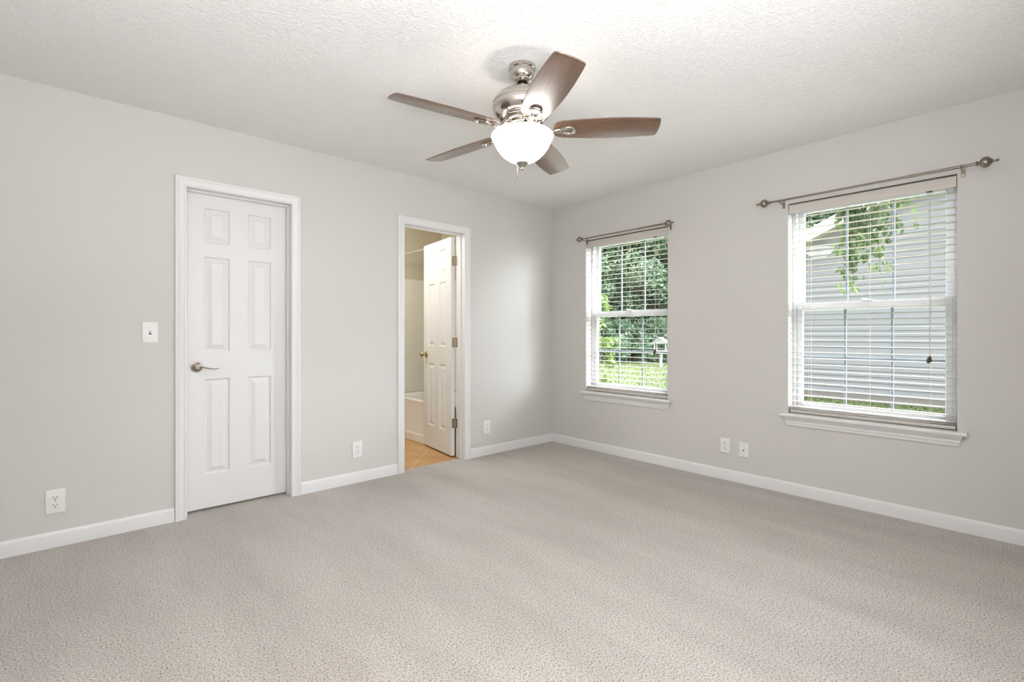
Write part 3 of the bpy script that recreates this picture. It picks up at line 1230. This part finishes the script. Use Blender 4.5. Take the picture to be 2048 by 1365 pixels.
def leaf(V, F, p, size, d, rng):
    """one pointed leaf blade of six corners, folded along its midrib, hanging along d."""
    d = d.normalized()
    u = d.cross(Vector((rng.uniform(-1, 1), rng.uniform(-1, 1), rng.uniform(-1, 1))))
    if u.length < 1e-3:
        u = d.cross(Vector((1, 0, 0)))
    u.normalize()
    n_ = u.cross(d)
    i0 = len(V)
    for (a, b_, c) in ((0, 0, 0), (0.25, 0.36, 0.07), (0.60, 0.34, 0.08), (1.0, 0, 0.02), (0.60, -0.34, 0.08), (0.25, -0.36, 0.07)):
        V.append(tuple(p + d * (a * size) + u * (b_ * size) + n_ * (c * size)))
    F.append((i0, i0 + 1, i0 + 2, i0 + 3))
    F.append((i0, i0 + 3, i0 + 4, i0 + 5))


def rdir(rng):
    while True:
        v = Vector((rng.uniform(-1, 1), rng.uniform(-1, 1), rng.uniform(-1, 1)))
        if 0.05 < v.length < 1:
            return v.normalized()


def crown(rng, h, rad, nclump, nleaf, size, z0):
    V, F = [], []
    for c in range(nclump):
        z = z0 + (h - z0) * rng.random() ** 0.8
        f_ = (z - z0) / (h - z0)
        rr_ = rad * (0.55 + 0.75 * math.sin(PI * min(1, f_ * 0.85 + 0.12))) * 0.75
        a = rng.uniform(0, 2 * PI)
        q = rng.random() ** 0.5
        cc = Vector((rr_ * q * math.cos(a), rr_ * q * math.sin(a), z))
        cr = rng.uniform(0.35, 0.8) * rad * 0.42
        for k in range(nleaf):
            p = cc + rdir(rng) * cr * rng.random() ** 0.4
            d = rdir(rng) + Vector((0, 0, -0.5))
            leaf(V, F, p, size * rng.uniform(0.6, 1.3), d, rng)
    return V, F


def trunk_mesh(rng, h, r0, rad):
    bm = new()
    pts = [(0.15 * math.sin(i * 0.9) * i / 8, 0.12 * math.cos(i * 1.3) * i / 8, -0.05 + h * 0.9 * i / 8) for i in range(9)]
    tube(bm, pts, [r0 * (1 - 0.85 * i / 8) for i in range(9)], 10)
    for k in range(9):
        i = rng.randint(2, 7)
        a = rng.uniform(0, 2 * PI)
        l_ = rad * rng.uniform(0.5, 0.95)
        p = Vector(pts[i])
        br = [p + Vector((math.cos(a) * l_ * s_, math.sin(a) * l_ * s_, l_ * 0.55 * s_ ** 0.8)) for s_ in (0, 0.3, 0.65, 1)]
        rr_ = r0 * (1 - 0.85 * i / 8) * 0.5
        tube(bm, br, [rr_, rr_ * 0.7, rr_ * 0.45, rr_ * 0.2], 6)
    return bm


def dup(root, loc, rotz, scale=1.0, label=None):
    r_ = root.copy()
    C.objects.link(r_)
    r_.location = loc
    r_.rotation_euler = (0, 0, rotz)
    r_.scale = (scale, scale, scale)
    if label:
        r_['label'] = label
    for ch in list(root.children):
        c = ch.copy()
        C.objects.link(c)
        c.parent = r_
    return r_


TL = 'tall leafy green tree in the dense tree line behind the lawn and house'
protos = []
for s in range(3):
    rng = random.Random(20 + s)
    t = thing('tree', TL, 'tree', (0, 0, GZ), 0, 'trees in the tree line')
    h = (11.5, 10.0, 12.5)[s]
    obj('trunk', trunk_mesh(rng, h, 0.20, 2.6), 'bark', t)
    V, F = crown(rng, h, 2.9, 210, 230, 0.17, 0.5 if s == 1 else 1.2)
    raw_mesh('foliage', V, F, 'leaf_far', t)
    protos.append(t)
spots = [(16.6, 14.6), (19.4, 12.2), (22.0, 9.8), (24.6, 7.4), (20.4, 16.6), (24.2, 13.4), (27.6, 4.8), (25.6, 0.8)]
for i, (x, y) in enumerate(spots):
    a = rnd.uniform(0, 2 * PI)
    sc = rnd.uniform(0.9, 1.1)
    if i < 3:
        protos[i].location = (x, y, GZ)
        protos[i].rotation_euler = (0, 0, a)
    else:
        dup(protos[i % 3], (x, y, GZ), a, sc)

# undergrowth in front of the tree line
SL = 'low dark green bush under the tree line at the back of the lawn'
rng = random.Random(5)
proto = thing('bush', SL, 'bush', (0, 0, GZ), 0, 'bushes under the tree line')
V, F = crown(rng, 1.9, 1.2, 30, 160, 0.10, 0.1)
raw_mesh('foliage', V, F, 'leaf_far', proto)
bm = new()
for k in range(5):
    a = 2 * PI * k / 5
    tube(bm, [(0.05 * math.cos(a), 0.05 * math.sin(a), -0.03), (0.3 * math.cos(a), 0.3 * math.sin(a), 0.6), (0.5 * math.cos(a), 0.5 * math.sin(a), 1.2)],
         [0.03, 0.02, 0.008], 6)
obj('stems', bm, 'bark', proto)
for i, (x, y) in enumerate([(15.6, 13.2), (17.2, 11.9), (18.6, 10.5), (19.9, 9.0), (21.2, 7.6), (14.4, 14.8)]):
    if i == 0:
        proto.location = (x, y, GZ)
    else:
        dup(proto, (x, y, GZ), rnd.uniform(0, 6.28), rnd.uniform(0.8, 1.15))

# leafy shrub close outside the corner window
rng = random.Random(11)
sh = thing('shrub', 'light green leafy shrub just outside the window nearer the room corner', 'shrub', (2.02, 1.12, GZ))
V, F = crown(rng, 2.05, 0.42, 44, 80, 0.055, 0.25)
raw_mesh('foliage', V, F, 'leaf_shrub', sh)
bm = new()
for k in range(5):
    a = 2 * PI * k / 5 + 0.3
    tube(bm, [(0.03 * math.cos(a), 0.03 * math.sin(a), -0.03), (0.13 * math.cos(a), 0.13 * math.sin(a), 0.8), (0.22 * math.cos(a), 0.22 * math.sin(a), 1.7)],
         [0.016, 0.011, 0.004], 6)
obj('stems', bm, 'bark', sh)

# tree with a limb hanging across the right-hand window
rng = random.Random(3)
ht = thing('hanging_branch_tree', 'leafy branch of a near tree hanging across the right-hand window', 'tree', (4.6, -5.4, GZ))
org = Vector((4.6, -5.4, GZ))
bm = new()
tube(bm, [(0, 0, -0.05), (0.03, 0.05, 1.2), (0.0, 0.12, 2.5), (0.06, 0.2, 4.2)], [0.16, 0.13, 0.11, 0.07], 12)
limb = [Vector((0.0, 0.12, 2.6)), Vector((-0.3, 0.9, 3.35)), Vector((-0.6, 1.9, 3.70)), Vector((-0.9, 2.9, 3.65)), Vector((-1.1, 3.6, 3.45))]
tube(bm, limb, [0.07, 0.05, 0.035, 0.022, 0.010], 8)
twigs = []
for (t_, dx, dy, ln, dens) in ((0.62, -0.05, -0.10, 0.50, 0.8), (0.45, 0.05, -0.12, 0.80, 1), (0.40, 0.1, 0.05, 1.05, 1), (0.30, -0.08, 0.10, 1.20, 1.1),
                               (0.25, 0.08, -0.10, 1.25, 1.1), (0.12, 0.05, 0.06, 1.15, 1), (0.10, -0.1, -0.05, 0.95, 1), (0.0, 0.05, -0.06, 0.70, 0.8),
                               (0.12, -0.02, 0.05, 1.52, 0.7), (0.0, 0.02, -0.05, 1.42, 0.35)):
    p0 = limb[4].lerp(limb[3], t_) + Vector((dx, dy, 0)) * 0.4
    tw = [p0 + Vector((dx * s_, dy * s_, -ln * s_ ** 1.15 + 0.10 * math.sin(PI * s_))) for s_ in (0, 0.2, 0.4, 0.6, 0.8, 1.0)]
    tube(bm, tw, [0.008, 0.007, 0.006, 0.005, 0.004, 0.002], 6)
    twigs.append((tw, dens))
obj('branches', bm, 'bark', ht)
V, F = [], []
for tw, dens in twigs:
    for a, b_ in zip(tw, tw[1:]):
        for k in range(int(26 * dens)):
            f_ = rng.random()
            p = a.lerp(b_, f_) + rdir(rng) * rng.uniform(0.0, 0.20)
            leaf(V, F, p, rng.uniform(0.055, 0.105), rdir(rng) * 0.7 + Vector((0, 0, -1)), rng)
for k in range(260):
    i = rng.choice((1, 2, 3))
    p = limb[i].lerp(limb[i + 1] if i < 4 else limb[i], rng.random()) + rdir(rng) * rng.uniform(0.05, 0.34)
    leaf(V, F, p, rng.uniform(0.06, 0.11), rdir(rng) * 0.7 + Vector((0, 0, -1)), rng)
for k in range(900):
    p = Vector((0.06, 0.2, 4.6)) + rdir(rng) * rng.uniform(0.4, 1.3)
    leaf(V, F, p, rng.uniform(0.07, 0.12), rdir(rng) + Vector((0, 0, -0.6)), rng)
raw_mesh('leaves', V, F, 'leaf_near', ht)

# neighbouring house: gable end with lap siding
HXW = 9.0
hs = thing('neighbour_house', 'pale grey house with lap siding and white gable trim outside the right-hand window', 'house', (HXW, -4.5, GZ))
YC, RIDGE = 5.4, 5.50 - GZ                 # half width (to the corner), ridge height above ground
SLOPE = 0.453


def roof_z(y):
    return RIDGE - abs(y) * SLOPE


bm = new()
zb = 0.18
while zb < RIDGE - 0.15:
    ztop = zb + 0.125
    half = min(YC, (RIDGE - 0.10 - zb) / SLOPE)
    if half > 0.1:
        prism(bm, [(0.02, zb), (-0.014, zb), (-0.016, zb + 0.004), (-0.002, ztop + 0.006), (0.02, ztop + 0.006)], 'Y', -half, half)
    zb = ztop
obj('siding', bm, 'siding', hs)
bm = new()
box(bm, (0.03, -YC, -0.05), (7.0, YC, 2.75))
prism(bm, [(-YC, 2.75), (YC, 2.75), (0, RIDGE - 0.2)], 'X', 0.03, 7.0)
obj('house_walls', bm, 'siding', hs)
bm = new()
box(bm, (-0.006, -YC - 0.01, -0.02), (0.06, YC + 0.01, 0.185))
obj('foundation', bm, mat('concrete_foundation', srgb(128, 122, 116), 0.9), hs)
for s in (-1, 1):
    bm = new()
    box(bm, (-0.024, s * (YC + 0.01) - 0.055, 0.18), (0.03, s * (YC + 0.01) + 0.055, 2.72))
    obj('corner_board', bm, 'house_trim', hs)
OV = 0.42
for s in (-1, 1):
    e = YC + 0.42
    bm = new()
    prism(bm, [(0, RIDGE + 0.10), (s * e, roof_z(e) + 0.10), (s * e, roof_z(e) + 0.06), (0, RIDGE + 0.06)], 'X', -OV - 0.03, 7.4)
    obj('roof_slope', bm, 'shingle', hs)
    bm = new()
    prism(bm, [(0, RIDGE + 0.058), (s * e, roof_z(e) + 0.058), (s * e, roof_z(e) - 0.16), (0, RIDGE - 0.16)], 'X', -OV - 0.02, -OV)
    prism(bm, [(0, RIDGE + 0.095), (s * e, roof_z(e) + 0.095), (s * e, roof_z(e) + 0.020), (0, RIDGE + 0.020)], 'X', -OV - 0.045, -OV - 0.021)
    obj('rake_board', bm, 'house_trim', hs)
    bm = new()
    prism(bm, [(0, RIDGE - 0.11), (s * e, roof_z(e) - 0.11), (s * e, roof_z(e) - 0.125), (0, RIDGE - 0.125)], 'X', -OV, 0.03)
    obj('soffit', bm, 'soffit', hs)

# bird feeder on a post, on the lawn
bf = thing('bird_feeder', 'white roofed bird feeder on a post on the lawn', 'bird feeder', (15.55, 8.05, GZ), R(20))
PH = 0.62
bm = new()
box(bm, (-0.045, -0.045, -0.02), (0.045, 0.045, PH))
obj('post', bm, 'feeder', bf)
bm = new()
box(bm, (-0.28, -0.28, PH), (0.28, 0.28, PH + 0.04), 0.004)
for (lo, hi) in (((-0.28, -0.28, PH + 0.04), (0.28, -0.255, PH + 0.13)), ((-0.28, 0.255, PH + 0.04), (0.28, 0.28, PH + 0.13)),
                 ((-0.28, -0.255, PH + 0.04), (-0.255, 0.255, PH + 0.13)), ((0.255, -0.255, PH + 0.04), (0.28, 0.255, PH + 0.13))):
    box(bm, lo, hi)
obj('tray', bm, 'feeder', bf)
for sx_ in (-1, 1):
    for sy_ in (-1, 1):
        bm = new()
        box(bm, (sx_ * 0.235 - 0.02, sy_ * 0.235 - 0.02, PH + 0.04), (sx_ * 0.235 + 0.02, sy_ * 0.235 + 0.02, PH + 0.44))
        obj('corner_post', bm, 'feeder', bf)
bm = new()
prism(bm, [(-0.36, PH + 0.40), (0, PH + 0.68), (0.36, PH + 0.40), (0.36, PH + 0.43), (0, PH + 0.72), (-0.36, PH + 0.43)], 'X', -0.36, 0.36)
prism(bm, [(-0.255, PH + 0.44), (0.255, PH + 0.44), (0, PH + 0.66)], 'X', -0.26, -0.24)
prism(bm, [(-0.255, PH + 0.44), (0.255, PH + 0.44), (0, PH + 0.66)], 'X', 0.24, 0.26)
obj('roof', bm, 'feeder', bf)
